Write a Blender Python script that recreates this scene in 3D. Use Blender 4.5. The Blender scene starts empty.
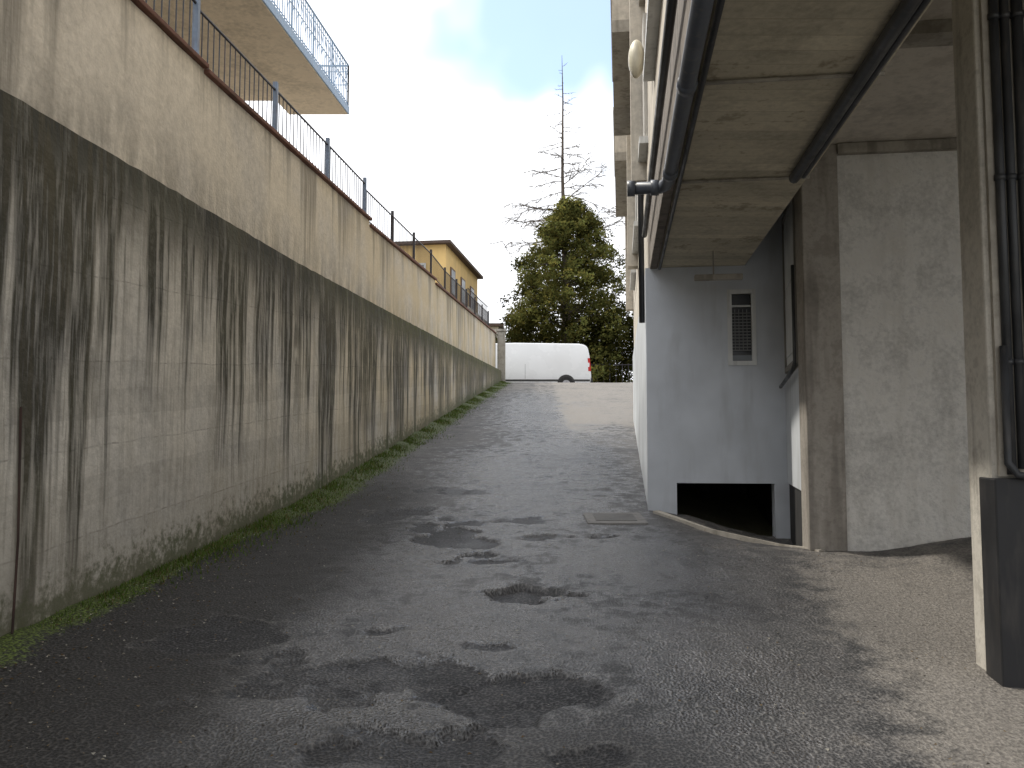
import bpy, bmesh, math, random
from mathutils import Vector, noise
random.seed(7)
S=bpy.context.scene
col=S.collection
# ------------------------------------------------------------------ helpers
def ss(x,e0,e1):
    t=(x-e0)/(e1-e0); t=max(0,min(1,t)); return t*t*(3-2*t)
def lerp_tab(tab,y):
    if y<=tab[0][0]: return tab[0][1]
    for (y0,z0),(y1,z1) in zip(tab,tab[1:]):
        if y<=y1: return z0+(z1-z0)*(y-y0)/(y1-y0)
    return tab[-1][1]
SB,CB=0.1297,0.9916
def BW(a,b): return (CB*a+SB*b, -SB*a+CB*b)
def WB(x,y): return (CB*x-SB*y, SB*x+CB*y)
RAW=[(-60,-2.5),(-10,-.7),(0,0.0),(4.94,.375),(7.5,.6),(10,.83),(15.4,1.51),(25,2.78),(34,3.97),(34.6,4.03),(36,3.93),(37.5,3.85),(900,3.85)]
_t=[lerp_tab(RAW,-60+.1*i) for i in range(1100)]
_s=[]
for i in range(len(_t)):
    rr=7 if i<930 else 4
    lo=max(0,i-rr); hi=min(len(_t),i+rr+1); _s.append(sum(_t[lo:hi])/(hi-lo))
def base(y):
    f=(y+60)/.1
    if f<=0: return _s[0]
    if f>=len(_s)-1: return 3.85
    i=int(f); return _s[i]+(_s[i+1]-_s[i])*(f-i)
def zg(x,y):
    a,b=WB(x,y); z=base(y)
    z-=.28*ss(a,.3,1.75)*ss(b,7.6,9.6)*ss(b,16,13)
    z+=.2*ss(a,2.1,3.4)*ss(b,5.5,7.6)*ss(b,16,13)
    return z
class MB:
    def __init__(s): s.v=[];s.f=[];s.m=[];s.uv=None
    def quad(s,a,b,c,d,m=0):
        n=len(s.v); s.v+= [a,b,c,d]; s.f.append((n,n+1,n+2,n+3)); s.m.append(m)
    def hexa(s,p,m=0):
        n=len(s.v); s.v+=p
        for f in ((3,2,1,0),(4,5,6,7),(0,1,5,4),(1,2,6,5),(2,3,7,6),(3,0,4,7)):
            s.f.append(tuple(n+i for i in f)); s.m.append(m)
    def box(s,x0,x1,y0,y1,z0,z1,m=0):
        s.hexa([(x0,y0,z0),(x1,y0,z0),(x1,y1,z0),(x0,y1,z0),(x0,y0,z1),(x1,y0,z1),(x1,y1,z1),(x0,y1,z1)],m)
    def bbox(s,a0,a1,b0,b1,z0,z1,m=0):
        c=[BW(a0,b0),BW(a1,b0),BW(a1,b1),BW(a0,b1)]
        s.hexa([(x,y,z0) for x,y in c]+[(x,y,z1) for x,y in c],m)
    def tube(s,pts,rad,n=8,m=0,cap=True):
        pts=[Vector(p) for p in pts]
        if not isinstance(rad,(list,tuple)): rad=[rad]*len(pts)
        base0=len(s.v); prev=None
        for i,p in enumerate(pts):
            if i==0: d=pts[1]-pts[0]
            elif i==len(pts)-1: d=pts[-1]-pts[-2]
            else: d=(pts[i+1]-pts[i]).normalized()+(pts[i]-pts[i-1]).normalized()
            d.normalize()
            if prev is None:
                u=d.orthogonal().normalized()
            else:
                u=prev-d*prev.dot(d)
                u=u.normalized() if u.length>1e-5 else d.orthogonal().normalized()
            prev=u; w=d.cross(u)
            for k in range(n):
                t=2*math.pi*k/n; q=p+(u*math.cos(t)+w*math.sin(t))*rad[i]; s.v.append(tuple(q))
        for i in range(len(pts)-1):
            for k in range(n):
                a=base0+i*n+k; b=base0+i*n+(k+1)%n
                s.f.append((a,b,b+n,a+n)); s.m.append(m)
        if cap:
            s.f.append(tuple(base0+k for k in reversed(range(n)))); s.m.append(m)
            e=base0+(len(pts)-1)*n
            s.f.append(tuple(e+k for k in range(n))); s.m.append(m)
    def obj(s,name,mats,parent=None,smooth=False,bevel=0):
        me=bpy.data.meshes.new(name); me.from_pydata(s.v,[],s.f)
        for mt in (mats if isinstance(mats,(list,tuple)) else [mats]): me.materials.append(mt)
        me.polygons.foreach_set('material_index',s.m)
        if smooth: me.polygons.foreach_set('use_smooth',[True]*len(s.f))
        me.update()
        o=bpy.data.objects.new(name,me); col.objects.link(o)
        if parent: o.parent=parent
        if bevel:
            md=o.modifiers.new('bev','BEVEL'); md.width=bevel; md.segments=2; md.limit_method='ANGLE'
        return o
def empty(name):
    o=bpy.data.objects.new(name,None); col.objects.link(o); return o
# ------------------------------------------------------------------ node helpers
class NM:
    def __init__(s,name,tree=None):
        if tree is None:
            s.mat=bpy.data.materials.new(name); s.mat.use_nodes=True; t=s.mat.node_tree
        else: t=tree
        s.t=t; s.n=t.nodes; s.l=t.links; s.n.clear(); s._p=None
    def new(s,ty,**k):
        n=s.n.new(ty)
        for a,b in k.items(): setattr(n,a,b)
        return n
    def put(s,sock,val):
        if isinstance(val,bpy.types.NodeSocket): s.l.new(val,sock)
        else:
            if isinstance(val,(tuple,list)) and len(val)==3 and sock.type=='RGBA': val=(*val,1)
            sock.default_value=val
    def pos(s): return s.new('ShaderNodeNewGeometry').outputs['Position']
    def uv(s): return s.new('ShaderNodeUVMap').outputs[0]
    def attr(s,name,o='Fac'):
        n=s.new('ShaderNodeAttribute'); n.attribute_name=name; return n.outputs[o]
    def sep(s,v):
        n=s.new('ShaderNodeSeparateXYZ'); s.put(n.inputs[0],v); return n.outputs
    def comb(s,x,y,z):
        n=s.new('ShaderNodeCombineXYZ')
        for i,q in enumerate((x,y,z)): s.put(n.inputs[i],q)
        return n.outputs[0]
    def mul3(s,v,sc):
        n=s.new('ShaderNodeVectorMath',operation='MULTIPLY'); s.put(n.inputs[0],v); n.inputs[1].default_value=sc; return n.outputs[0]
    def noise(s,v,scale,detail=3,rough=.55,dist=0,two=False):
        n=s.new('ShaderNodeTexNoise')
        if two: n.noise_dimensions='2D'
        s.put(n.inputs['Vector'],v)
        n.inputs['Scale'].default_value=scale; n.inputs['Detail'].default_value=min(detail,3)
        n.inputs['Roughness'].default_value=rough; n.inputs['Distortion'].default_value=0
        return n.outputs['Fac']
    def vor(s,v,scale,feature='F1',out='Distance'):
        n=s.new('ShaderNodeTexVoronoi',feature=feature); n.voronoi_dimensions='2D'; s.put(n.inputs['Vector'],v); n.inputs['Scale'].default_value=scale
        return n.outputs[out]
    def white(s,x):
        n=s.new('ShaderNodeTexWhiteNoise',noise_dimensions='1D'); s.put(n.inputs['W'],x); return n.outputs['Value']
    def m(s,op,a,b=0.0,c=0.0,clamp=False):
        n=s.new('ShaderNodeMath',operation=op,use_clamp=clamp); s.put(n.inputs[0],a); s.put(n.inputs[1],b); s.put(n.inputs[2],c); return n.outputs[0]
    def rng(s,v,a,b,c=0.0,d=1.0,smooth=False):
        n=s.new('ShaderNodeMapRange'); n.interpolation_type='SMOOTHSTEP' if smooth else 'LINEAR'
        s.put(n.inputs[0],v)
        for i,q in enumerate((a,b,c,d)): s.put(n.inputs[i+1],q)
        return n.outputs[0]
    def mix(s,f,a,b,mode='MIX'):
        n=s.new('ShaderNodeMix',data_type='RGBA',blend_type=mode); n.clamp_factor=True
        s.put(n.inputs[0],f); s.put(n.inputs[6],a); s.put(n.inputs[7],b); return n.outputs[2]
    def bump(s,h,strength=.5,dist=.01,normal=None):
        n=s.new('ShaderNodeBump'); s.put(n.inputs['Height'],h); n.inputs['Strength'].default_value=strength; n.inputs['Distance'].default_value=dist
        if normal is not None: s.l.new(normal,n.inputs['Normal'])
        return n.outputs[0]
    def out(s,color,rough=.8,normal=None,metal=0,spec=.5):
        b=s.new('ShaderNodeBsdfPrincipled'); s.put(b.inputs['Base Color'],color); s.put(b.inputs['Roughness'],rough)
        s.put(b.inputs['Metallic'],metal); s.put(b.inputs['Specular IOR Level'],spec)
        if normal is not None: s.l.new(normal,b.inputs['Normal'])
        o=s.new('ShaderNodeOutputMaterial'); s.l.new(b.outputs[0],o.inputs[0]); return s.mat
def paint(name,c,rough=.5,var=.25,metal=0,sc=3.0,dirt=(.08,.07,.06),dirtamt=.4,bumpd=0):
    k=NM(name); p=k.pos()
    n1=k.noise(p,sc,3,.6); n2=k.noise(k.mul3(p,(1,1,.2)),sc*4,3,.6)
    f=k.rng(n1,.35,.7,1-var,1+var*.4)
    cc=k.mix(1.0,(*c,1),k.comb(f,f,f),'MULTIPLY')
    cc=k.mix(k.rng(n2,.52,.75,0,dirtamt),cc,dirt)
    nb=k.bump(k.noise(p,60,2,.6),.4,bumpd) if bumpd else None
    return k.out(cc,k.rng(n1,.3,.7,max(.05,rough-.1),min(1,rough+.12)),nb,metal)
def concrete(name,c,dark=(.09,.08,.065),stain=.5,boards=None,streak=.4,bumpd=.006,sc=1.3,axis='z',rough=.85):
    k=NM(name); p=k.pos(); x=k.sep(p)
    n1=k.noise(p,sc,3,.62); n2=k.noise(p,sc*9,3,.7)
    f=k.m('ADD',k.rng(n1,.3,.7,.74,1.12),k.rng(n2,.3,.7,-.15,.15))
    cc=k.mix(1.0,(*c,1),k.comb(f,f,f),'MULTIPLY')
    if streak:
        sn=k.noise(k.mul3(p,(1,1,.13)),5,3,.65)
        cc=k.mix(k.m('MULTIPLY',k.rng(sn,.5,.68,0,1,True),streak),cc,dark)
    cc=k.mix(k.m('MULTIPLY',k.rng(k.m('ADD',n1,k.m('MULTIPLY',k.m('SUBTRACT',n2,.5),.5)),.54,.70,0,1,True),stain),cc,dark)
    h=n2
    if boards:
        w=x[2] if axis=='z' else x[1] if axis=='y' else x[0]
        pp=k.m('PINGPONG',w,boards/2)
        ln=k.rng(pp,0,.006,1,0,True)
        bv=k.white(k.m('FLOOR',k.m('DIVIDE',w,boards)))
        g=k.rng(bv,0,1,.8,1.1)
        cc=k.mix(1.0,cc,k.comb(g,g,g),'MULTIPLY')
        cc=k.mix(k.m('MULTIPLY',ln,k.rng(n2,.35,.6,.1,.6)),cc,dark)
    return k.out(cc,rough,k.bump(h,.7,bumpd) if bumpd else None,0,.3)
# ------------------------------------------------------------------ camera
cam=bpy.data.cameras.new('camera'); co=bpy.data.objects.new('camera',cam); col.objects.link(co)
co.location=(0,0,1.6); co.rotation_euler=(math.radians(90+3.9),0,0)
cam.sensor_width=36; cam.lens=29.04; cam.clip_end=3000; cam.clip_start=.05
S.camera=co
# ------------------------------------------------------------------ world
SUN_AZ=-60; SUN_EL=50
w=bpy.data.worlds.new('World'); S.world=w; w.use_nodes=True
k=NM('w',w.node_tree)
sky=k.new('ShaderNodeTexSky',sky_type='NISHITA'); sky.sun_disc=False
sky.sun_elevation=math.radians(SUN_EL); sky.sun_rotation=math.radians(SUN_AZ); sky.altitude=300; sky.air_density=1.0; sky.dust_density=1.0
d=k.new('ShaderNodeTexCoord').outputs['Generated']
dn=k.noise(d,4.2,3,.6)
sub=k.new('ShaderNodeVectorMath',operation='DISTANCE'); k.put(sub.inputs[0],d)
hc=Vector((.10,1,.52)).normalized(); sub.inputs[1].default_value=tuple(hc)
dist=k.m('ADD',sub.outputs['Value'],k.m('MULTIPLY',k.m('SUBTRACT',dn,.5),.5))
hole=k.m('MULTIPLY',k.rng(dist,.06,.20,1,0,True),.88)
dt=k.new('ShaderNodeVectorMath',operation='DOT_PRODUCT'); k.put(dt.inputs[0],d)
sd=Vector((math.sin(math.radians(SUN_AZ))*math.cos(math.radians(SUN_EL)),math.cos(math.radians(SUN_AZ))*math.cos(math.radians(SUN_EL)),math.sin(math.radians(SUN_EL))))
dt.inputs[1].default_value=tuple(sd)
cb=k.rng(dn,.3,.7,9.2,11.6)
cb=k.m('MULTIPLY',cb,k.rng(dt.outputs['Value'],.2,1,.85,1.45))
cc=k.comb(k.m('MULTIPLY',cb,.985),cb,k.m('MULTIPLY',cb,1.03))
skyb=k.mix(1.0,sky.outputs[0],(1.45,1.75,1.95),'MULTIPLY')
skyb=k.mix(.22,skyb,(7.0,7.4,7.6))
mx=k.mix(hole,cc,skyb)
bg=k.new('ShaderNodeBackground'); k.put(bg.inputs[0],mx); bg.inputs[1].default_value=.15
ow=k.new('ShaderNodeOutputWorld'); k.l.new(bg.outputs[0],ow.inputs[0])
sl=bpy.data.lights.new('sun','SUN'); sl.energy=3.2; sl.angle=math.radians(3.0); sl.color=(1,.94,.84)
so=bpy.data.objects.new('sun',sl); col.objects.link(so)
so.rotation_euler=(-sd).to_track_quat('-Z','Y').to_euler(); so.location=(-20,30,40)
# ------------------------------------------------------------------ road / ground materials
def asphalt():
    k=NM('asphalt_wet'); p=k.pos()
    n0=k.noise(p,.8,3,.6,0,True); n1=k.noise(p,4.5,3,.7,0,True); n2=k.noise(p,36,3,.8,0,True); v=k.vor(p,60)
    n3=k.m('ADD',k.m('MULTIPLY',n2,.6),k.m('MULTIPLY',v,.5))
    c=k.mix(k.rng(n1,.36,.64),(.028,.028,.029),(.084,.080,.080))
    c=k.mix(k.rng(n0,.42,.62,0,.6),c,(.12,.114,.110))
    c=k.mix(k.rng(n3,.52,.36,0,.85),c,(.012,.012,.013))
    c=k.mix(k.rng(n3,.55,.75,0,.6),c,(.19,.18,.17))
    gm=k.rng(k.m('ADD',k.attr('dark_tone'),k.m('MULTIPLY',k.m('SUBTRACT',n1,.5),.9)),.1,.75,0,.92,True)
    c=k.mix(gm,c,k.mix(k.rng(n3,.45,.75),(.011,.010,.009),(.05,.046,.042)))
    pt=k.m('ADD',k.attr('patch'),k.m('MULTIPLY',k.m('SUBTRACT',n2,.5),.55))
    pt=k.m('ADD',pt,k.m('MULTIPLY',k.m('SUBTRACT',n1,.5),.75))
    pm=k.rng(pt,-.04,.14,0,1,True)
    pc=k.mix(k.rng(n3,.48,.75),(.008,.008,.009),(.075,.072,.072))
    pa=k.m('MULTIPLY',pm,k.rng(n1,.34,.60,1.0,.55))
    c=k.mix(pa,c,pc)
    edge=k.m('MULTIPLY',k.rng(k.m('ABSOLUTE',k.m('SUBTRACT',pt,.03)),0,.06,1,0),k.rng(n0,.40,.55))
    c=k.mix(k.m('MULTIPLY',edge,.8),c,(.006,.006,.006))
    lip=k.m('MULTIPLY',k.rng(k.m('ABSOLUTE',k.m('ADD',pt,.14)),0,.10,1,0),k.rng(n1,.45,.6))
    c=k.mix(k.m('MULTIPLY',lip,.5),c,(.18,.172,.16))
    pd=k.new('ShaderNodeVectorMath',operation='ADD'); k.put(pd.inputs[0],p)
    k.put(pd.inputs[1],k.comb(k.m('MULTIPLY',n1,.9),k.m('MULTIPLY',n2,.12),0.0))
    ve=k.vor(pd.outputs[0],2.1,'DISTANCE_TO_EDGE')
    cr=k.m('MULTIPLY',k.rng(ve,.002,.016,1,0),k.m('MAXIMUM',k.rng(n0,.48,.56),k.rng(k.attr('patch'),-.55,-.2)))
    c=k.mix(k.m('MULTIPLY',cr,.75),c,(.012,.011,.011))
    du=k.m('ADD',k.attr('pale_tone'),k.m('ADD',k.m('MULTIPLY',k.m('SUBTRACT',n1,.5),1.0),k.m('MULTIPLY',k.m('SUBTRACT',n0,.5),.8)))
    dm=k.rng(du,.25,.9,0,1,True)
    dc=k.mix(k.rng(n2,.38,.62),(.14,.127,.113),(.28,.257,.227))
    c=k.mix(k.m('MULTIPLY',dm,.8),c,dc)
    mo=k.m('ADD',k.attr('moss'),k.m('ADD',k.m('MULTIPLY',k.m('SUBTRACT',n2,.5),.8),k.m('MULTIPLY',k.m('SUBTRACT',n1,.5),.8)))
    mm=k.rng(mo,.34,.66,0,1,True)
    c=k.mix(mm,c,k.mix(k.rng(n3,.4,.65),(.020,.026,.007),(.10,.135,.028)))
    wet=k.rng(k.m('ADD',k.attr('wet'),k.m('MULTIPLY',k.m('SUBTRACT',n1,.5),1.9)),.15,.7,0,1,True)
    r=k.rng(wet,0,1,.62,.17)
    r=k.m('ADD',r,k.rng(n2,.3,.7,-.05,.12))
    r=k.m('MAXIMUM',r,k.m('MULTIPLY',pm,k.rng(n0,.4,.6,.62,.40)))
    r=k.m('MAXIMUM',r,k.m('MULTIPLY',k.m('MAXIMUM',k.m('MAXIMUM',dm,mm),gm),.72))
    sp=k.rng(k.m('MAXIMUM',pm,gm),0,1,.6,.25)
    return k.out(c,r,k.bump(n3,.85,.014),0,sp)
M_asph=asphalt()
M_soil=concrete('soil',(.13,.12,.07),(.05,.06,.03),.6,None,0,0)
# ------------------------------------------------------------------ driveway mesh
def wallx(y): return -3.42+.086*y
def frange(a,b,s):
    n=max(1,int(round((b-a)/s)))
    return [a+(b-a)*i/n for i in range(n)]
xs=frange(-3.7,4.2,.035)+frange(4.2,9,.4)+[9]
ys=frange(-8,2.5,.4)+frange(2.5,9,.03)+frange(9,14.5,.06)+frange(14.5,36.4,.2)+[36.4]
PT=[(.05,4.17,.46,.36,.03),(-.80,4.55,.50,.34,.02),(-.5,3.6,.42,.28,.028),(.02,6.2,.36,.20,.045),(-.78,5.35,.26,.14,.022),
    (-.55,7.9,.34,.62,.028),(-1.25,9.4,.30,.7,.022),(.72,8.1,.40,.22,.025),(-.1,5.0,.18,.09,.015),
    (-.2,9.0,.42,.22,.016),(-.9,8.6,.24,.4,.018),(-.75,10.8,.35,.18,.010),(-.2,7.15,.24,.13,.015),(.4,3.6,.2,.1,.015),(-1.7,5.2,.35,.25,.012)]
WT=[(-.5,7.9,1.0,2.0),(.3,10.5,1.1,3),(-.2,5.3,1.2,1.4),(.8,14,1.1,5),(1.0,7.2,1.1,1.6),(-.7,3.9,.8,.7),(1.1,4.6,.6,1.0),(1.0,22,1.6,8),(0,12.5,1.2,3)]
V=[];A_p=[];A_d=[];A_m=[];A_w=[];A_g=[]
for y in ys:
    for x in xs:
        a,b=WB(x,y); z=zg(x,y)
        n=noise.noise((x*1.7,y*1.7,0)); n2=noise.noise((x*6,y*6,3)); n3=noise.noise((x*.6,y*.6,9)); n4=noise.noise((x*16,y*16,5))
        pv=-1; dep=0
        for (px,py,rx,ry,dp) in PT:
            q=math.hypot((x-px)/rx,(y-py)/ry)
            if q<2.4:
                val=1-q+1.2*noise.noise((x*2.3,y*2.3,px*7))+.45*n2+.25*n4
                if val>pv: pv=val; dep=dp
        pv=max(-.6,min(1,pv))
        z-=dep*ss(pv,-.02,.10)
        z+=.010*n+.007*n2+.022*n3+.0035*n4
        wl=wallx(y); dl=x-wl
        z+=.05*ss(dl,.4,.0)*(1+n)
        V.append((x,y,z)); A_p.append(pv)
        pale_tone=ss(a,.9,1.8)*ss(b,9.6,6.0)*1.0+.3*ss(a,.2,1.2)*ss(b,5.4,3)  # dusty concrete of the right forecourt
        pale_tone=max(pale_tone,ss(x-(1.0+ (y-20)*.03),-.3,.5)*ss(y,14,20)*.8, .55*ss(y,24,31))  # road colour also gets paler along the far right and over the crest
        if a>.25 and b>7.5: pale_tone=max(pale_tone,.4*ss(a,.3,.8))
        A_d.append(pale_tone)
        wid=.28+.42*ss(y,5,11)
        A_m.append(ss(dl,wid+.3*n3,.05)*(.78+.38*ss(y,5,10)))
        A_g.append(max(ss(dl,2.5+.8*n3,.6)*ss(y,15,8), .5*ss(y,4.8,3.4)*ss(x,1.6,.2)))  # road colour gets darker towards the wall and the near foreground
        wv=0
        for (px,py,rx,ry) in WT: wv=max(wv,1-math.hypot((x-px)/rx,(y-py)/ry)*.7)
        A_w.append(max(0,wv))
nx=len(xs); F=[]
for j in range(len(ys)-1):
    for i in range(nx-1):
        cx=(xs[i]+xs[i+1])/2; cy=(ys[j]+ys[j+1])/2; a,b=WB(cx,cy)
        if a>.42 and b>9.85 and b<20: continue
        q=j*nx+i; F.append((q,q+1,q+nx+1,q+nx))
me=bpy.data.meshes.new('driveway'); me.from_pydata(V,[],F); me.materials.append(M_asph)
for nm,dat in (('patch',A_p),('pale_tone',A_d),('moss',A_m),('wet',A_w),('dark_tone',A_g)):
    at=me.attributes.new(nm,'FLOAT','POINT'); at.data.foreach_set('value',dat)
me.polygons.foreach_set('use_smooth',[True]*len(F)); me.update()
o=bpy.data.objects.new('driveway',me); col.objects.link(o)
gx=[-900,-400,-200,-100,-60,-30]+frange(-20,20,1)+[20,30,60,100,200,400,900]
gy=[-60,-30]+frange(-20,50,1)+[50,70,100,200,400,900]
V=[(x,y,zg(x,y)-.14) for y in gy for x in gx]; nx=len(gx)
F=[(j*nx+i,j*nx+i+1,(j+1)*nx+i+1,(j+1)*nx+i) for j in range(len(gy)-1) for i in range(nx-1)]
b=MB(); b.v=V;b.f=F;b.m=[0]*len(F); b.obj('ground',M_soil)
M_road=paint('asphalt_dry',(.06,.058,.056),.85,.3)
M_white=paint('white_marking',(.7,.7,.68),.6,.2)
ZS=3.84
b=MB(); b.quad((-80,36.3,ZS),(80,36.3,ZS),(80,43.5,ZS),(-80,43.5,ZS)); b.obj('street',M_road)
b=MB(); b.box(-80,80,43.5,45.3,ZS-.15,ZS+.12); b.obj('pavement',concrete('paving',(.3,.29,.27),bumpd=0))
b=MB()
for i in range(-12,13): b.quad((i*5,41.9,ZS+.005),(i*5+2.5,41.9,ZS+.005),(i*5+2.5,42.02,ZS+.005),(i*5,42.02,ZS+.005))
b.obj('road_markings',M_white)
# ------------------------------------------------------------------ retaining wall
TOP=[(-10,3.6),(4.74,3.67),(9.9,3.74),(15.4,3.90),(25,4.2),(34.4,4.52)]
def top(y): return lerp_tab(TOP,y)
def wall_mat(name,base_c,lower):
    k=NM(name); p=k.pos(); x=k.sep(p); uv=k.sep(k.uv()); u,v=uv[0],uv[1]
    n1=k.noise(p,.9,3,.62); n2=k.noise(p,11,3,.75)
    f=k.m('ADD',k.rng(n1,.3,.7,.80,1.12),k.rng(n2,.3,.7,-.15,.15))
    c=k.mix(1.0,(*base_c,1),k.comb(f,f,f),'MULTIPLY')
    c=k.mix(k.m('MULTIPLY',k.rng(u,6,18,0.1,.8),k.rng(n1,.33,.58)),c,(.56,.46,.29))
    if lower:
        wv=k.m('SUBTRACT',k.m('SUBTRACT',x[2],k.m('MULTIPLY',x[1],.085)),.46)
        wv=k.m('ADD',wv,k.m('MULTIPLY',k.m('SUBTRACT',n1,.5),.09))
        ln=k.rng(k.m('PINGPONG',wv,.3),.001,.010,1,0,True)
        ln=k.m('MULTIPLY',ln,k.rng(n2,.42,.66,.0,.9))
        g=k.rng(k.white(k.m('FLOOR',k.m('DIVIDE',wv,.2))),0,1,.91,1.05)
        c=k.mix(1.0,c,k.comb(g,g,g),'MULTIPLY')
        lines=ln
    else:
        lines=k.m('MULTIPLY',k.rng(k.m('PINGPONG',u,2.1),0,.008,1,0),.35)
    c=k.mix(k.m('MULTIPLY',lines,.6),c,(.09,.08,.065))
    uv0=lambda w_:k.comb(u,w_,0.0)
    L1=k.noise(uv0(3.0),.9,2,.6,0,True); L2=k.noise(uv0(9.0),3.0,3,.72,0,True)
    wob=k.noise(k.comb(u,k.m('MULTIPLY',v,.22),0.0),3.5,3,.7,0,True)
    fine=k.noise(k.comb(u,k.m('MULTIPLY',v,.06),4.0),12,3,.75,0,True)
    if lower:
        L=k.m('ADD',k.rng(L1,.36,.58,.3,2.0),k.rng(L2,.38,.60,-.8,1.6))
        L=k.m('ADD',L,k.rng(wob,.3,.7,-.35,.35))
    else:
        L=k.m('ADD',k.rng(L1,.45,.65,-.3,1.0),k.rng(L2,.42,.65,-.4,.9))
    s=k.rng(k.m('SUBTRACT',L,v),-.5,.9,0,1,True)
    s=k.m('MULTIPLY',s,k.rng(fine,.34,.54,.45,1))
    s=k.m('MULTIPLY',s,k.rng(n2,.3,.52,.8,1))
    dark=k.mix(k.rng(n1,.4,.62),(.017,.018,.013),(.045,.046,.028))
    if lower:
        bl=k.m('MULTIPLY',k.rng(wob,.48,.64,0,.95,True),k.m('MULTIPLY',k.rng(v,.8,2.4,.9,0),k.rng(L1,.38,.52)))
        s=k.m('MAXIMUM',s,bl)
        s=k.m('MAXIMUM',s,k.m('MULTIPLY',k.rng(v,.05,.95,.97,0,True),k.rng(wob,.25,.5,.65,1)))
        c=k.mix(k.m('MULTIPLY',s,.95),c,dark)
        s2=k.m('MULTIPLY',k.rng(fine,.46,.62,0,.75,True),k.m('MULTIPLY',k.rng(v,.3,3.4,1,.25),k.rng(L1,.35,.6,.4,1)))
        c=k.mix(s2,c,(.105,.092,.062))
        dg=k.attr('foot')
        mo=k.rng(k.m('ADD',dg,k.m('MULTIPLY',k.m('SUBTRACT',n2,.5),.9)),.08,.36,1,0,True)
        c=k.mix(k.m('MULTIPLY',mo,.85),c,(.055,.072,.022))
        damp=k.rng(dg,.1,1.1,.6,0); c=k.mix(k.m('MULTIPLY',damp,k.rng(n1,.33,.6,.2,1)),c,(.15,.135,.105))
        gr=k.m('MULTIPLY',k.rng(v,0,.5,1,0),k.m('MULTIPLY',k.rng(u,9,16,0,.8),k.rng(n2,.4,.6)))
        c=k.mix(gr,c,(.085,.095,.025))
    else:
        c=k.mix(k.m('MULTIPLY',s,.65),c,(.11,.10,.08))
        d2=k.m('MULTIPLY',k.rng(v,.8,1.55,0,.65),k.rng(wob,.40,.6))
        c=k.mix(d2,c,(.18,.16,.13))
    hb=k.noise(p,24,2,.7)
    return k.out(c,.88,k.bump(hb,.75,.008),0,.25)
def wall_mesh(name,off0,off1,topf,botf,mat,y0,y1,step,nz,foot=False,jit=0.0):
    yy=frange(y0,y1,step)+[y1]; V=[];UV=[];F=[];ft=[]
    rows=nz+2
    for y in yy:
        xf=wallx(y)+off0; xb=wallx(y)+off1; t=topf(y); bt=botf(y)
        for i in range(nz+1):
            q=i/nz; z=t+(bt-t)*q
            jx=jit*noise.noise((y*1.3,z*1.3,1)); 
            if i==0: jx-=.012; z+=.012*noise.noise((y*5,0,0))
            V.append((xf+jx,y,z)); UV.append((y,t-z)); ft.append(z-base(y))
        V.append((xb,y,t)); UV.append((y,0)); ft.append(3)
    for j in range(len(yy)-1):
        for i in range(nz):
            a=j*rows+i; F.append((a,a+1,a+rows+1,a+rows))
        a=j*rows; b2=j*rows+nz+1; F.append((a,a+rows,b2+rows,b2))
    e=(len(yy)-1)*rows
    n=len(V); xb=wallx(y1)+off1
    F.append(tuple([e+nz+1]+[e+i for i in range(nz+1)]+[n])); V.append((xb,y1,botf(y1))); UV.append((y1,3)); ft.append(0)
    me=bpy.data.meshes.new(name); me.from_pydata(V,[],F); me.materials.append(mat)
    ul=me.uv_layers.new(name='UVMap')
    for lp in me.loops: ul.data[lp.index].uv=UV[lp.vertex_index]
    at=me.attributes.new('foot','FLOAT','POINT'); at.data.foreach_set('value',ft)
    me.update(); o=bpy.data.objects.new(name,me); col.objects.link(o); return o
M_low=wall_mat('stained_concrete',(.58,.55,.495),True)
M_up=wall_mat('beige_render',(.69,.635,.55),False)
wall_mesh('concrete_retaining_wall',0,-.45,top,lambda y:base(y)-.25,M_low,-9,34.6,.15,14,True,.014)
SEG=[(-9,7.9,5.05,5.24),(7.9,14.2,5.2,5.42),(14.2,20.6,5.32,5.62),(20.6,34.9,5.52,6.12)]
wp=empty('parapet_wall')
M_cop=concrete('terracotta_coping',(.20,.10,.075),(.06,.05,.04),.5,bumpd=0)
for i,(y0,y1,z0,z1) in enumerate(SEG):
    tf=lambda y,y0=y0,y1=y1,z0=z0,z1=z1: z0+(z1-z0)*(y-y0)/(y1-y0)
    o=wall_mesh('wall_face_%d'%i,-.28,-.50,tf,lambda y:top(y)-.2,M_up,y0,y1,.3,6); o.parent=wp
    b=MB(); X0=wallx(y0);X1=wallx(y1)
    b.hexa([(X0-.53,y0+.004,z0+.003),(X0-.235,y0+.004,z0+.003),(X1-.235,y1-.004,z1+.003),(X1-.53,y1-.004,z1+.003)]+
           [(X0-.53,y0+.004,z0+.05),(X0-.235,y0+.004,z0+.05),(X1-.235,y1-.004,z1+.05),(X1-.53,y1-.004,z1+.05)])
    b.obj('coping_%d'%i,M_cop,wp,bevel=.008)
def up(y):
    for (y0,y1,z0,z1) in SEG:
        if y<=y1: return z0+(z1-z0)*(y-y0)/(y1-y0)+.05
    return SEG[-1][3]+.05
b=MB()
yy=frange(-9,34.4,1.5)+[34.4]
for y0,y1 in zip(yy,yy[1:]):
    z0=up(y0)-.45; z1=up(y1)-.45
    b.quad((-60,y0,z0),(wallx(y0)-.46,y0,z0),(wallx(y1)-.46,y1,z1),(-60,y1,z1))
b.quad((-60,34.4,3.5),(-60,34.4,up(34.4)-.45),(wallx(34.4)-.46,34.4,up(34.4)-.45),(wallx(34.4)-.46,34.4,3.5))
b.obj('terrace',concrete('terrace_paving',(.35,.32,.28),bumpd=0))
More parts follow.
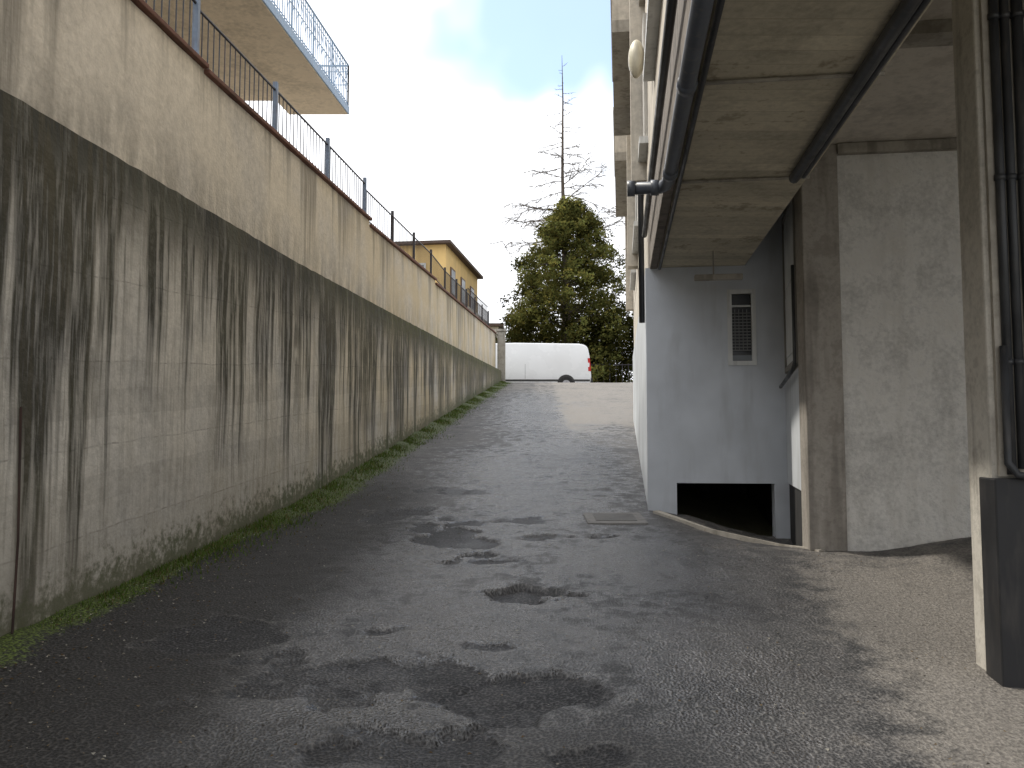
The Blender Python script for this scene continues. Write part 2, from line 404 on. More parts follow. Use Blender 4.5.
# railing
M_iron=paint('dark_iron',(.035,.035,.042),.5,.3,0,6,(.12,.05,.025),.5)
M_bluepost=paint('blue_grey_paint',(.20,.26,.36),.5,.3,0,6,(.12,.06,.03),.5)
b=MB(); xr=lambda y: wallx(y)-.38
y=-2.6
posts=[]
while y<34.6:
    posts.append(y); y+=2.1
for y in posts:
    x=xr(y); b.box(x-.028,x+.028,y-.028,y+.028,up(y)-.04,up(y)+.72,1 if y<16 else 0)
for y0,y1 in zip(posts,posts[1:]):
    for hz in (.10,.62):
        b.tube([(xr(y0),y0,up(y0+.05)+hz),(xr(y1),y1,up(y1-.05)+hz)],.016,5,0)
    n=16
    for i in range(1,n):
        y=y0+(y1-y0)*i/n; q=i/n; zb=up(y0+.05)*(1-q)+up(y1-.05)*q
        b.tube([(xr(y),y,zb+.10),(xr(y),y,zb+.62)],.0075,4,0,False)
b.obj('iron_railing',[M_iron,M_bluepost])
b=MB(); y=4.98; b.tube([(wallx(y)+.03,y,.33),(wallx(y)+.045,y,1.0),(wallx(y)+.03,y,1.80)],.0075,6); b.obj('rusty_metal_rod',paint('rust',(.05,.025,.018),.9,.5))
b=MB(); b.box(-.62,-.28,34.75,35.1,3.7,6.2); b.box(-.66,-.24,34.71,35.14,6.203,6.3); b.obj('gate_pillar',concrete('pillar_conc',(.4,.38,.34),bumpd=0),bevel=.01)
def leafmat(name,attr='lc',tr=.4):
    k=NM(name); c=k.attr(attr,'Color')
    d1=k.new('ShaderNodeBsdfDiffuse'); k.put(d1.inputs[0],c)
    t=k.new('ShaderNodeBsdfTranslucent'); k.put(t.inputs[0],c)
    m=k.new('ShaderNodeMixShader'); m.inputs[0].default_value=tr; k.l.new(d1.outputs[0],m.inputs[1]); k.l.new(t.outputs[0],m.inputs[2])
    o=k.new('ShaderNodeOutputMaterial'); k.l.new(m.outputs[0],o.inputs[0]); return k.mat
M_leaf=leafmat('foliage')
def colored(name,V,F,C,mat,parent=None):
    me=bpy.data.meshes.new(name); me.from_pydata(V,[],F); me.materials.append(mat)
    at=me.color_attributes.new('lc','FLOAT_COLOR','POINT')
    buf=[]
    for c in C: buf+=[c[0],c[1],c[2],1]
    at.data.foreach_set('color',buf); me.update()
    o=bpy.data.objects.new(name,me); col.objects.link(o)
    if parent:o.parent=parent
    return o
V=[];F=[];C=[]
for i in range(20000):
    y=3.2+31*random.random()**1.05
    cl_=noise.noise((y*1.3,0,0))
    nr=ss(y,4.5,9)
    if cl_+.5*random.random()<.22-.32*nr: continue
    x=wallx(y)+.02+abs(random.gauss(0,(.07+.13*nr)*(1+.6*max(0,cl_)))); z=zg(x,y)+.05*ss(x-wallx(y),.4,0)
    h=random.uniform(.012,.045)*(1+.5*max(0,cl_)); t=random.uniform(0,6.28); w_=random.uniform(.003,.009)
    dx,dy=math.cos(t),math.sin(t); n=len(V); l=random.uniform(.01,.04)
    V+=[(x-dy*w_,y+dx*w_,z-.01),(x+dy*w_,y-dx*w_,z-.01),(x+dx*l,y+dy*l,z+h)]; F.append((n,n+1,n+2))
    g=random.uniform(.6,1.3); cc=(.085*g,.13*g,.03*g) if random.random()<.8 else (.15*g,.13*g,.06*g)
    C+=[cc]*3
colored('grass_tufts',V,F,C,M_leaf)
V=[];F=[];C=[]
for i in range(2600):
    y=3.3+10*random.random()**1.4
    if random.random()<.6: x=wallx(y)+abs(random.gauss(.3,.5))
    else: x=random.uniform(-2.7,3)
    if x<wallx(y)+.03: continue
    z=zg(x,y)+.022+.03*ss(x-wallx(y),.5,0); s=random.uniform(.003,.011); t=random.uniform(0,6.28); n=len(V)
    c_,s_=math.cos(t)*s,math.sin(t)*s
    V+=[(x+c_,y+s_,z),(x-s_,y+c_,z+s*.4),(x-c_,y-s_,z-.003),(x+s_,y-c_,z+s*.3)]; F.append((n,n+1,n+2,n+3))
    C+=[random.choice([(.30,.27,.22),(.12,.08,.04),(.4,.38,.33),(.2,.15,.09),(.05,.045,.04)])]*4
colored('leaf_litter',V,F,C,M_leaf)
# ------------------------------------------------------------------ apartment building (right)
ab=empty('apartment_building'); BE=20.0
M_blue=paint('blue_grey_wall_paint',(.57,.60,.645),.75,.16,0,1.2,(.34,.35,.36),.45,.003)
M_ceil=concrete('board_marked_concrete',(.62,.56,.43),(.22,.18,.12),.7,.16,0,.008,1.9,'y')
M_conc=concrete('grey_brown_concrete',(.40,.37,.32),(.08,.07,.055),.5,None,.5,0)
M_rough=concrete('roughcast_plaster',(.68,.66,.62),(.30,.27,.22),.25,None,.15,.025,2.6)
M_cream=concrete('cream_render',(.62,.57,.49),(.2,.17,.13),.25,None,.3,0)
M_dark=paint('black_paint',(.015,.015,.017),.6,.3)
M_pvc=paint('grey_pvc',(.085,.095,.115),.4,.25,0,5,(.2,.18,.15),.35)
M_blackpipe=paint('dark_pipe',(.03,.032,.036),.45,.3,0,5,(.1,.09,.08),.4)
M_whitefr=paint('white_frame',(.66,.67,.66),.5,.12)
M_glass=paint('dusty_glass',(.20,.22,.24),.35,.2)
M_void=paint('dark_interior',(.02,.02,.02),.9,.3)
M_side=paint('pale_blue_render',(.58,.61,.64),.8,.18,0,1.0,(.25,.24,.22),.4)
b=MB(); B0=9.72
OA0,OA1,OZ=.64,1.73,1.11
GA0,GA1,GZ0,GZ1=1.24,1.56,2.46,3.34
b.bbox(.31,OA0,B0,B0+.2,-.2,OZ); b.bbox(OA1,1.9,B0,B0+.2,-.2,OZ)
b.bbox(.31,GA0,B0,B0+.2,OZ,3.62); b.bbox(GA1,1.9,B0,B0+.2,OZ,3.62)
b.bbox(GA0,GA1,B0,B0+.2,OZ,GZ0); b.bbox(GA0,GA1,B0,B0+.2,GZ1,3.62)
b.bbox(1.46,1.9,B0+.001,B0+.2,3.62,4.35)
b.obj('blue_wall',M_blue,ab)
b=MB(); b.bbox(.314,.5,B0+.2,BE,-.3,3.615); b.obj('side_wall',M_side,ab)
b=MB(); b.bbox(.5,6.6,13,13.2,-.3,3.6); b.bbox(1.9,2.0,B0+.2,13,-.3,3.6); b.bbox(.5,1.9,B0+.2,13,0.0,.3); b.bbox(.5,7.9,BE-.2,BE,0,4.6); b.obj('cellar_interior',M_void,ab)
b=MB()
fr=.05
for (a0,a1,z0,z1) in ((GA0,GA1,GZ0,GZ0+fr),(GA0,GA1,GZ1-fr,GZ1),(GA0,GA0+fr,GZ0+fr,GZ1-fr),(GA1-fr,GA1,GZ0+fr,GZ1-fr)):
    b.bbox(a0,a1,B0-.012,B0+.03,z0,z1,0)
b.bbox(GA0+fr,GA1-fr,B0+.06,B0+.07,GZ0+fr,GZ1-fr,2)
for i in range(13):
    z=GZ0+.17+i*.036; b.bbox(GA0+fr,GA1-fr,B0+.015,B0+.03,z,z+.011,1)
for i in range(4):
    a0=GA0+fr+.045*(i+.7); b.bbox(a0,a0+.008,B0+.01,B0+.0149,GZ0+.17,GZ0+.65,1)
b.bbox(GA0+fr,GA1-fr,B0+.012,B0+.055,GZ0+.68,GZ0+.70,0)
b.bbox(GA0+fr,GA1-fr,B0+.03,B0+.045,GZ0+fr,GZ0+.12,3)
b.obj('small_window',[M_whitefr,paint('grey_slat',(.22,.22,.22),.5),paint('dark_pane',(.05,.055,.06),.2),M_glass],ab)
def prism(b,pl,z0,z1,m=0):
    p=[BW(*q) for q in pl]
    b.hexa([(x,y,z0) for x,y in p]+[(x,y,z1) for x,y in p],m)
def sa(bb): return 1.70+(1.87-1.70)*(bb-8.15)/(9.72-8.15)
b=MB()
prism(b,[(sa(8.15),8.15),(2.1,8.15),(2.1,9.715),(sa(9.715),9.715)],1.12,2.30,0)
prism(b,[(sa(8.15)+.02,8.15),(2.1,8.15),(2.1,9.715),(sa(9.715)+.02,9.715)],-.2,1.12,1)
prism(b,[(sa(8.15)+.02,8.15),(2.1,8.15),(2.1,9.715),(sa(9.715)+.02,9.715)],2.301,4.35,2)
b.obj('bay_side_wall',[M_side,M_void,M_conc],ab)
b=MB()
def sp(b,b0,b1,z0,z1,t0,t1,m):
    prism(b,[(sa(b0)+t0,b0),(sa(b0)+t1,b0),(sa(b1)+t1,b1),(sa(b1)+t0,b1)],z0,z1,m)
sp(b,8.2,9.5,2.34,2.40,-.02,.02,0); sp(b,8.2,9.5,4.02,4.08,-.02,.02,0)
for q in (8.2,9.45): sp(b,q,q+.05,2.40,4.02,-.02,.02,0)
sp(b,8.25,9.45,2.40,4.02,.0,.015,1)
sp(b,8.36,9.34,2.50,3.15,-.012,-.001,1); sp(b,8.36,9.34,3.25,3.92,-.012,-.001,1)
b.obj('service_door',[paint('brown_frame',(.22,.205,.18),.5),paint('pale_panel',(.72,.73,.72),.45,.15)],ab)
b=MB()
def Q(bb,t,z):
    x,y=BW(sa(bb)+t,bb); return (x,y,z)
b.tube([Q(9.6,-.06,2.20),Q(8.35,-.06,2.26),Q(8.24,-.05,2.28),Q(8.22,-.03,2.36),Q(8.22,-.03,3.3)],.02,8); b.obj('bent_pipe',M_blackpipe,ab,True)
b=MB(); b.bbox(1.69,2.02,7.83,8.149,-.2,4.35); b.obj('rear_pillar',concrete('pillar_brown',(.36,.33,.29),(.12,.105,.09),.5,None,.5,.006,2.5),ab,bevel=.012)
b=MB(); b.bbox(2.02,6.6,7.875,8.1,-.2,4.35); b.obj('roughcast_wall',M_rough,ab)
b=MB(); b.bbox(6.6,6.8,5.5,8.1,-.5,4.35); b.obj('portico_end_wall',M_rough,ab)
b=MB(); b.bbox(.447,1.45,.8,B0,3.62,4.349); b.obj('dropped_ceiling',M_ceil,ab,bevel=.01)
b=MB(); b.bbox(1.451,6.8,.8,B0+.2,4.35,4.6); b.obj('portico_ceiling',concrete('ceiling_plaster',(.66,.61,.54),(.22,.19,.15),.45,None,0,.006),ab)
b=MB(); b.bbox(1.46,6.5,5.55,5.75,4.26,4.352); b.bbox(2.02,6.5,7.80,7.873,4.25,4.34); b.obj('ceiling_joists',M_conc,ab)
b=MB(); b.bbox(.36,.446,.8,B0-.02,3.60,4.3); b.obj('edge_beam',concrete('edge_beam_conc',(.24,.21,.18),(.05,.045,.04),.6,None,.6),ab,bevel=.01)
b=MB(); b.bbox(.502,6.8,B0+.21,BE-.21,3.62,3.9); b.obj('floor_slab',M_conc,ab)
b=MB(); b.bbox(.34,8,.8,BE,4.601,16.5); b.bbox(.345,.5,B0+.0,BE,3.62,4.6); b.obj('upper_storeys',M_cream,ab)
b=MB(); b.bbox(-.15,8.3,.5,BE+.3,16.5,16.8); b.obj('roof_eaves',M_conc,ab)
bal=MB(); shut=MB()
for fl,z in enumerate((6.9,10.0,13.1)):
    for (b0,b1) in ((10.5,14.2),(15.5,19.5)):
        bal.bbox(-.06,.34,b0,b1,z,z+.16,0)
        bal.bbox(-.06,.0,b0,b1,z+.16,z+.98,1)
        bal.bbox(.0,.34,b0,b0+.06,z+.16,z+.98,1); bal.bbox(.0,.34,b1-.06,b1,z+.16,z+.98,1)
        bal.bbox(-.085,.02,b0-.02,b1+.02,z+.98,z+1.04,2)
    for q in range(5):
        bb=2.0+q*3.6
        z0,z1=(z-1.9,z-.45) if fl==0 else (z+.3,z+2.3)
        shut.bbox(.30,.339,bb,bb+.55,z0,z1,0)
        shut.bbox(.325,.339,bb+.55,bb+1.35,z0,z1,1)
        shut.bbox(.30,.339,bb+1.35,bb+1.9,z0,z1,0)
        shut.bbox(.24,.339,bb-.05,bb+1.95,z0-.08,z0-.002,2)
    bal.bbox(.27,.339,.8,10,z-.05,z+.2,0)
for bb in (9.8,14.7,19.6): bal.bbox(.16,.338,bb,bb+.3,4.7,16.4,1)
bal.obj('balconies',[M_conc,M_cream,M_whitefr],ab)
shut.obj('shuttered_windows',[paint('shutter',(.48,.46,.42),.6),M_glass,M_whitefr],ab)
def P(a,b_,z): x,y=BW(a,b_); return (x,y,z)
b=MB()
b.tube([P(.375,.8,3.50),P(.375,6.15,3.54),P(.36,6.27,3.54),P(.32,6.33,3.54),P(.10,6.33,3.54)],.048,12)
for q in (1.0,2.8,4.4,5.9): b.tube([P(.375,q,3.52),P(.375,q+.07,3.52)],.056,12)
b.tube([P(.13,6.33,3.54),P(.07,6.33,3.54)],.06,12)
b.tube([P(.25,6.33,3.54),P(.31,6.33,3.54)],.06,12)
b.obj('drain_pipe',M_pvc,ab,True)
b=MB(); b.tube([P(.47,.8,3.585),P(.47,9.6,3.585)],.018,8); b.tube([P(.30,.8,3.98),P(.30,9.6,3.98)],.03,8)
b.tube([P(.27,9.9,3.0),P(.27,9.9,7)],.035,8)
b.obj('service_pipes',M_blackpipe,ab,True)
b=MB(); b.tube([P(1.32,.8,3.575),P(1.32,6.35,3.575)],.04,10)
b.tube([P(1.39,.8,3.59),P(1.39,6.35,3.59)],.02,8)
b.obj('ceiling_pipe',M_blackpipe,ab,True)
b=MB()
for q in (4.62,6.42): b.tube([P(.45,q,3.603),P(1.45,q,3.603)],.012,6)
b.tube([P(1.0,8.9,3.61),P(1.0,8.9,3.35)],.008,6); b.obj('conduits',M_conc,ab,True)
b=MB(); b.bbox(.8,1.3,8.86,8.94,3.3,3.36); b.obj('tube_light_fitting',M_conc,ab,bevel=.01)
bm=bmesh.new(); bmesh.ops.create_uvsphere(bm,u_segments=20,v_segments=12,radius=1)
x,y=BW(.19,8.0)
for v in bm.verts: v.co=Vector((x+v.co.x*.08,y+v.co.y*.12,5.35+v.co.z*.19))
me=bpy.data.meshes.new('globe'); bm.to_mesh(me); bm.free(); me.materials.append(paint('lamp_cream',(.6,.55,.42),.4,.15))
for q in me.polygons:q.use_smooth=True
wl=empty('wall_lamp'); o=bpy.data.objects.new('globe',me); col.objects.link(o); o.parent=wl
b=MB(); b.bbox(.24,.34,7.97,8.03,5.3,5.4); b.bbox(.30,.34,7.9,8.1,5.25,5.5); b.obj('bracket',M_iron,wl)
b=MB(); b.bbox(1.96,2.75,4.72,5.02,0.0,4.35); b.obj('front_column',concrete('column_conc',(.56,.53,.47),(.14,.12,.10),.45,None,.5,.006,3),ab,bevel=.015)
b=MB(); b.bbox(1.95,2.8,4.66,4.86,0.1,1.40); b.obj('column_plinth',M_dark,ab,bevel=.008)
b=MB()
for i,(aa,r) in enumerate(((2.045,.024),(2.10,.024),(2.165,.03),(2.25,.04),(2.35,.04))):
    b.tube([P(aa,4.68,1.42+.03*i),P(aa,4.68,4.35)],r,8)
    for z in (2.0,3.0,3.9): b.tube([P(aa,4.68,z),P(aa,4.68,z+.03)],r+.006,8)
b.tube([P(2.02,4.66,2.1),P(2.02,4.66,1.48),P(2.05,4.62,1.42),P(2.2,4.60,1.40)],.02,8)
b.obj('column_pipes',M_blackpipe,ab,True)
b=MB(); b.bbox(1.99,2.4,4.69,4.7195,1.41,4.35); b.obj('pipe_backboard',M_conc,ab)
x,y=1.12,9.1
b=MB()
for (x0,x1,y0,y1,m,dz) in ((x-.32,x+.32,y-.3,y+.3,0,.0),(x-.22,x+.22,y-.2,y+.2,1,.008)):
    b.hexa([(px,py,zg(px,py)-.05) for px,py in ((x0,y0),(x1,y0),(x1,y1),(x0,y1))]+[(px,py,zg(px,py)+.012+dz) for px,py in ((x0,y0),(x1,y0),(x1,y1),(x0,y1))],m)
b.obj('inspection_cover',[concrete('cover_conc',(.22,.21,.2),sc=4),concrete('cover_lid',(.15,.145,.14),sc=4)],bevel=.004)
b=MB()
pts=[(.36,9.55),(.9,9.05),(1.5,8.5),(1.75,7.75)]
for (a0,b0),(a1,b1) in zip(pts,pts[1:]):
    p=[BW(a0,b0),BW(a1,b1),BW(a1+.07,b1+.07),BW(a0+.07,b0+.07)]
    b.hexa([(x,y,zg(x,y)-.08) for x,y in p]+[(x,y,zg(x,y)+.03) for x,y in p])
b.obj('low_kerb',M_conc)
b=MB()
for i in range(7):
    b0=BE+.3+i*1.9
    p=[BW(.70,b0),BW(.90,b0),BW(.90,b0+1.9),BW(.70,b0+1.9)]
    b.hexa([(q[0],q[1],base(q[1])-.3) for q in p]+[(q[0],q[1],base(q[1])+.55) for q in p])
b.obj('garden_wall',M_side)
# ------------------------------------------------------------------ house with balcony (left)
hb=empty('house_with_balcony')
def hx(y,off=0): return -5.07+.1*(y-18.4)+off
def hq(b,o0,o1,y0,y1,z0,z1,m=0):
    b.hexa([(hx(y0,o0),y0,z0),(hx(y0,o1),y0,z0),(hx(y1,o1),y1,z0),(hx(y1,o0),y1,z0),(hx(y0,o0),y0,z1),(hx(y0,o1),y0,z1),(hx(y1,o1),y1,z1),(hx(y1,o0),y1,z1)],m)
M_hw=concrete('house_render',(.58,.52,.43),(.2,.17,.13),.2,bumpd=0)
b=MB(); hq(b,-11,-1.5,2,17.6,4.5,11.5); b.obj('walls',M_hw,hb)
b=MB(); hq(b,-11.3,-1.2,1.7,17.9,11.5,11.64); b.obj('roof',M_cop,hb)
M_und=concrete('balcony_soffit',(.68,.59,.46),(.25,.2,.14),.2,None,.1,0)
M_lb=paint('light_blue_paint',(.30,.44,.64),.5,.2,0,6,(.3,.2,.12),.3)
b=MB(); hq(b,-1.498,1.33,9,17.59,9.0,9.16); hq(b,.002,1.33,17.59,18.35,9.0,9.16); b.obj('balcony_slab',M_und,hb)
b=MB(); hq(b,1.331,1.36,9,18.38,9.02,9.19); hq(b,.002,1.36,18.352,18.38,9.02,9.19)
def rail(b,p0,p1,n,z0,h):
    for zz,r in ((z0+.06,.012),(z0+h,.022),(z0+h-.14,.01),(z0+.5,.01)):
        b.tube([(p0[0],p0[1],zz),(p1[0],p1[1],zz)],r,5)
    for i in range(n+1):
        t=i/n; x=p0[0]+(p1[0]-p0[0])*t; y=p0[1]+(p1[1]-p0[1])*t
        r=.022 if i%10==0 else .012
        b.tube([(x,y,z0-.03),(x,y,z0+h)],r,4,0,False)
        if i<n and i%2==0:
            x2=p0[0]+(p1[0]-p0[0])*(i+1)/n; y2=p0[1]+(p1[1]-p0[1])*(i+1)/n
            b.tube([(x,y,z0+h-.14),(x2,y2,z0+h-.4),(x,y,z0+.3)],.008,4,0,False)
rail(b,(hx(9,1.34),9),(hx(18.34,1.34),18.34),80,9.19,.95); rail(b,(hx(18.34,1.34),18.34),(hx(18.34,.03),18.34),12,9.19,.95)
b.obj('balcony_railing',M_lb,hb)
b=MB()
for y in (10,12.4,14.6):
    hq(b,-1.499,-1.47,y,y+1.2,9.16,11.1); hq(b,-1.469,-1.455,y+.1,y+1.1,9.25,11.0,1)
b.obj('balcony_doors',[M_whitefr,M_glass],hb)
# ------------------------------------------------------------------ yellow house
yh=empty('yellow_house')
def YH(s,t): return (-3.25-.99*s+.14*t, 40+.14*s+.99*t)
def yb(b,s0,s1,t0,t1,z0,z1,m=0):
    p=[YH(s1,t0),YH(s0,t0),YH(s0,t1),YH(s1,t1)]
    b.hexa([(x,y,z0) for x,y in p]+[(x,y,z1) for x,y in p],m)
M_yel=paint('ochre_render',(.74,.52,.22),.85,.12,0,1,(.4,.28,.12),.3)
b=MB(); yb(b,0,9,0,8.6,3.9,11.2); b.obj('walls',M_yel,yh)
M_roof=paint('brown_roof',(.10,.065,.05),.8,.3)
b=MB(); yb(b,-.3,9.3,-.35,8.9,11.2,11.34,0)
p=[YH(9.3,-.35),YH(-.3,-.35),YH(-.3,8.9),YH(9.3,8.9)]; r0=YH(6,4.3); r1=YH(3,4.3); z=11.34
vs=[(x,y,z) for x,y in p]+[(r0[0],r0[1],12.3),(r1[0],r1[1],12.3)]
n=len(b.v); b.v+=vs
for f in ((0,1,5,4),(1,2,5),(2,3,4,5),(3,0,4)): b.f.append(tuple(n+i for i in f)); b.m.append(0)
b.obj('roof',M_roof,yh)
b=MB()
for s in (1.0,3.6,6.2):
    yb(b,s,s+1.1,-.05,-.003,8.9,10.3,0); yb(b,s+.1,s+1.0,-.06,-.051,9.0,10.2,1)
for t in (1.0,3.6,6.2):
    for z in (6.0,8.9):
        yb(b,-.05,-.003,t,t+1.1,z,z+1.4,2); yb(b,-.06,-.051,t+.12,t+.98,z+.1,z+1.3,1)
b.obj('windows',[M_whitefr,M_glass,paint('brown_shutter',(.14,.08,.05),.6)],yh)
b=MB(); yb(b,-1.1,-.003,.3,6,8.0,8.15,0)
for i in range(28):
    x,y=YH(-1.05,.3+i*.21); b.tube([(x,y,8.15),(x,y,9.05)],.012,4,1,False)
x,y=YH(-1.05,.3);x2,y2=YH(-1.05,6); b.tube([(x,y,9.05),(x2,y2,9.05)],.025,5,1)
b.obj('balcony',[M_cream,M_iron],yh)
ph=empty('white_house'); b=MB(); b.box(-9,-1.0,60,70,3.7,9.9); b.obj('walls',paint('white_render',(.7,.68,.65),.8,.1),ph)
b=MB(); b.box(-9.4,-.6,59.6,70.4,9.9,10.1); b.obj('roof',M_roof,ph)
b=MB(); 
for xx in (-3.2,-5.5): b.box(xx,xx+.9,59.95,59.997,7.3,8.7)
b.obj('windows',M_glass,ph)
# ------------------------------------------------------------------ van
van=empty('white_van')
M_van=paint('white_car_paint',(.78,.79,.80),.25,.04,0,1,(.5,.5,.5),.05)
M_tyre=paint('tyre_rubber',(.02,.02,.02),.8,.2); M_red=paint('red_lens',(.5,.02,.02),.2,.1); M_black=paint('black_plastic',(.03,.03,.03),.5,.2)
M_glz=paint('car_glass',(.02,.025,.03),.08,.1,0,1,(.03,.03,.03),.1)
vy=38.2; vz=ZS-.03; R=3.55
def vm(x,yv,z): 
    if x>1.6: x+=1.2
    return (R-x, vy+yv, vz+z*1.075)
low=[(0,1.15),(-.04,.62),(0,.36),(.15,.27),(4.85,.24),(4.98,.35),(5.02,.75),(4.92,.98),(4.4,1.15)]
upp=[(0,1.15),(.03,1.5),(.10,1.85),(.22,1.97),(.5,2.03),(2.2,2.07),(3.3,2.04),(3.6,1.95),(4.05,1.55),(4.4,1.15)]
def hw(z): return .95 if z<1.2 else .95-.13*((z-1.15)/.9)**1.3
bm=bmesh.new()
def loopv(lst,s): return [bm.verts.new(vm(x,s*hw(z),z)) for x,z in lst]
L0,L1=loopv(low,-1),loopv(low,1)
U0=[L0[0]]+[bm.verts.new(vm(x,-hw(z),z)) for x,z in upp[1:-1]]+[L0[-1]]
U1=[L1[0]]+[bm.verts.new(vm(x,hw(z),z)) for x,z in upp[1:-1]]+[L1[-1]]
bm.faces.new(L0); bm.faces.new(L1[::-1]); bm.faces.new(U0[::-1]); bm.faces.new(U1)
for i in range(len(L0)-1): bm.faces.new((L0[i],L1[i],L1[i+1],L0[i+1]))
for i in range(len(U0)-1): bm.faces.new((U0[i+1],U1[i+1],U1[i],U0[i]))
bmesh.ops.recalc_face_normals(bm,faces=bm.faces)
me=bpy.data.meshes.new('body'); bm.to_mesh(me); bm.free(); me.materials.append(M_van)
o=bpy.data.objects.new('body',me); col.objects.link(o); o.parent=van
md=o.modifiers.new('b','BEVEL'); md.width=.06; md.segments=3; md.limit_method='ANGLE'; md.angle_limit=math.radians(25)
for q in me.polygons:q.use_smooth=True
b=MB()
for wx in (1.1,4.15):
    for s in (-1,1):
        b.tube([vm(wx,s*.80,.33),vm(wx,s*.962,.33)],.40,24,1)
        b.tube([vm(wx,s*.75,.30),vm(wx,s*.985,.30)],.325,24,0)
        b.tube([vm(wx,s*.98,.30),vm(wx,s*.995,.30)],.19,16,2)
b.obj('wheels',[M_tyre,M_black,paint('hubcap',(.4,.4,.42),.3,.1)],van)
b=MB()
for s in (-1,1):
    b.hexa([vm(.02,s*.93,.42),vm(4.9,s*.93,.42),vm(4.9,s*.965,.42),vm(.02,s*.965,.42),vm(.02,s*.93,.5),vm(4.9,s*.93,.5),vm(4.9,s*.965,.5),vm(.02,s*.965,.5)],0)
    for sx in (1.75,3.1):
        b.hexa([vm(sx,s*.9,.52),vm(sx+.012,s*.9,.52),vm(sx+.012,s*.952,.52),vm(sx,s*.952,.52),vm(sx,s*.9,1.15),vm(sx+.012,s*.9,1.15),vm(sx+.012,s*.952,1.15),vm(sx,s*.952,1.15)],0)
    b.hexa([vm(-.025,s*.72,.85),vm(.10,s*.72,.85),vm(.10,s*.957,.85),vm(-.025,s*.957,.85),vm(.02,s*.72,1.4),vm(.12,s*.72,1.4),vm(.12,s*.935,1.4),vm(.02,s*.935,1.4)],1)
    b.hexa([vm(3.2,s*.85,1.2),vm(4.25,s*.85,1.2),vm(4.25,s*.953,1.2),vm(3.2,s*.953,1.2),vm(3.2,s*.8,1.8),vm(3.65,s*.8,1.8),vm(3.65,s*.895,1.8),vm(3.2,s*.895,1.8)],2)
b.hexa([vm(-.1,-.92,.36),vm(0,-.92,.36),vm(0,.92,.36),vm(-.1,.92,.36),vm(-.1,-.92,.56),vm(0,-.92,.56),vm(0,.92,.56),vm(-.1,.92,.56)],0)
b.hexa([vm(.0,-.65,1.25),vm(.1,-.65,1.25),vm(.1,.65,1.25),vm(.0,.65,1.25),vm(.06,-.62,1.75),vm(.14,-.62,1.75),vm(.14,.62,1.75),vm(.06,.62,1.75)],2)
b.hexa([vm(3.75,-.75,1.8),vm(3.85,-.75,1.83),vm(3.85,.75,1.83),vm(3.75,.75,1.8),vm(4.2,-.8,1.3),vm(4.32,-.8,1.3),vm(4.32,.8,1.3),vm(4.2,.8,1.3)],2)
b.obj('trim_lights_glass',[M_black,M_red,M_glz],van)
# ------------------------------------------------------------------ trees
M_bark=paint('bark',(.10,.078,.06),.9,.3)
def leafcloud(clumps,nl,sz,V,F,C,rng):
    for (cx,cy,cz,r,g) in clumps:
        n_=int(nl*(r/.5)**1.5)
        for i in range(n_):
            u=Vector((rng.gauss(0,1),rng.gauss(0,1),rng.gauss(0,.8))); 
            u=u.normalized()*(rng.random()**.5)*r
            p=Vector((cx,cy,cz))+u; s=rng.uniform(.6,1.3)*sz
            d1=Vector((rng.gauss(0,1),rng.gauss(0,1),rng.gauss(0,.7)+.3)).normalized(); d2=d1.orthogonal().normalized()
            d2=(d2+d1.cross(d2)*rng.uniform(-2,2)).normalized()
            n=len(V)
            V+=[tuple(p-d2*s*.3),tuple(p+d1*s*.5-d2*s*.12),tuple(p+d1*s),tuple(p+d1*s*.4+d2*s*.34)]
            F.append((n,n+1,n+2,n+3)); gg=g*rng.uniform(.75,1.25)
            yl=rng.random()**2
            C+=[(gg*(.084+.05*yl),gg*(.094+.02*yl),gg*.030)]*4
rng=random.Random(3)
ct=empty('evergreen_conifer'); TX,TY=3.05,46.5
prof=[(0,3.3),(.12,3.9),(.35,4.0),(.52,3.6),(.68,3.0),(.82,2.2),(.93,1.4),(1,.5)]
cl=[];limbs=MB()
limbs.tube([(TX,TY,3.8),(TX+.05,TY,8),(TX,TY+.1,12),(TX+.1,TY,14.6)],[.32,.25,.13,.03],8)
for i in range(1150):
    t=rng.random()**1.0; z=4.6+10.6*t
    a=rng.uniform(0,2*math.pi); R0=lerp_tab(prof,t)*(1+.34*noise.noise((math.cos(a)*1.5,math.sin(a)*1.5,z*.6)))
    q=rng.uniform(.1,1.0)**.5; cx=TX+.3*t+math.cos(a)*R0*q; cy=TY+math.sin(a)*R0*q
    zz=z-.25*q+rng.gauss(0,.15); cl.append((cx,cy,zz,rng.uniform(.30,.68)*(1-.3*t),rng.choice([.4,.65,1.0,1.4,2.0])))
    if i%7==0: limbs.tube([(TX+.1*t,TY,z-.5),((cx+TX)/2,(cy+TY)/2,z-.1),(cx,cy,zz)],[.06,.035,.012],5,0,False)
limbs.obj('trunk_and_limbs',M_bark,ct)
V=[];F=[];C=[]; leafcloud(cl,78,.20,V,F,C,rng); colored('foliage',V,F,C,M_leaf,ct)
b=MB(); bx,by=3.35,53
zt=27.0
b.tube([(bx,by,4),(bx+.1,by,12),(bx-.05,by,19),(bx+.0,by,24),(bx-.05,by,zt)],[.28,.19,.10,.05,.012],8)
rng=random.Random(12)
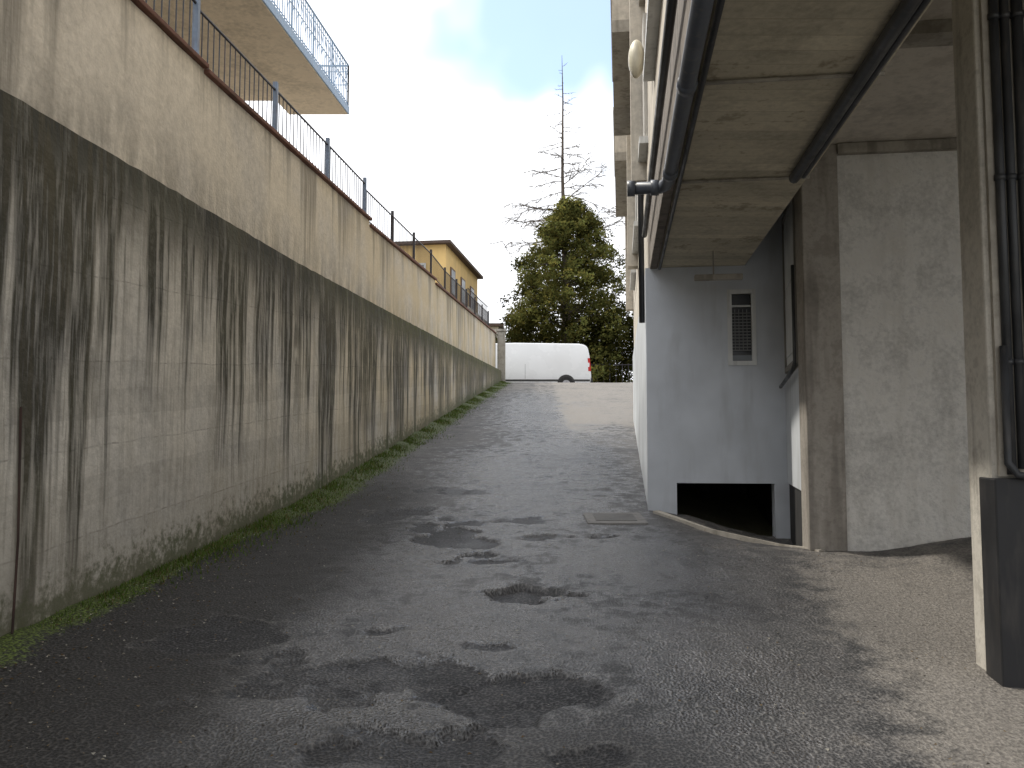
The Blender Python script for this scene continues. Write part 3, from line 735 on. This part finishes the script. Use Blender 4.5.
def twig(p,d,L,r,lev):
    pts=[Vector(p)];rr=[r]; dd=Vector(d); n=6
    for i in range(n):
        dd=(dd+Vector((rng.gauss(0,.10),rng.gauss(0,.10),rng.gauss(0,.07)+(.07 if i>2 else -.04)))).normalized()
        pts.append(pts[-1]+dd*L/n); rr.append(r*(1-(i+1)/n*.75))
    b.tube([tuple(q) for q in pts],rr,4,0,False)
    if lev>0:
        for i in range(1,n+1):
            for s in range(2):
                dv=(dd+Vector((rng.gauss(0,.8),rng.gauss(0,.8),rng.gauss(-.25,.35)))).normalized()
                twig(pts[i],dv,L*rng.uniform(.2,.4),r*.55,lev-1)
for i in range(52):
    z=14.5+ (zt-15.0)*(i/52)**1.15; t=(z-14.5)/(zt-14.5); a=rng.uniform(0,6.28)
    L=(4.0*max(0,1-t*1.15)**1.1+.35)*rng.uniform(.6,1.1)
    twig((bx,by,z),(math.cos(a),math.sin(a)*.6,rng.uniform(-.05,.3)),L,.036*(1-t)+.010,2 if t<.5 else 1)
b.obj('bare_tree',M_bark)
rng=random.Random(5)
def shrubs(name,x0,x1,y0,y1,z0,z1,n,g,sz=.13,am=.7):
    cl=[]
    for i in range(n):
        x=rng.uniform(x0,x1); y=rng.uniform(y0,y1); zt=z1+am*noise.noise((x*.7,y*.7,2)); z=z0+(zt-z0)*rng.random()**.7
        cl.append((x,y,z,rng.uniform(.3,.6),g*rng.choice([.5,.8,1.1,1.4])))
    V=[];F=[];C=[]; leafcloud(cl,60,sz,V,F,C,rng); return colored(name,V,F,C,M_leaf)
shrubs('hedge',3.7,8.0,44.2,46,3.8,8.3,360,.42,.15,1.2)
shrubs('shrub',-2.2,1.6,47.5,49.5,3.8,7.8,200,.7,.16)
b=MB()
for i in range(60): b.box(-8+i*.33,-7.97+i*.33,43.85,43.88,3.9,5.7)
b.box(-8,12,43.84,43.89,5.6,5.64); b.box(-8,12,43.84,43.89,4.1,4.14); b.obj('garden_fence',M_iron)
rng=random.Random(9); cl=[]
for i in range(160):
    x=rng.uniform(-80,100); y=rng.uniform(95,110); cl.append((x,y,4+rng.random()**.8*(4+2*noise.noise((x*.05,0,0))),rng.uniform(1,2.0),rng.choice([.6,.9,1.2])))
V=[];F=[];C=[]; leafcloud(cl,14,.7,V,F,C,rng); colored('distant_treeline',V,F,C,M_leaf)
S.view_settings.view_transform='Standard'; S.view_settings.look='None'; S.view_settings.exposure=0
print('OK')
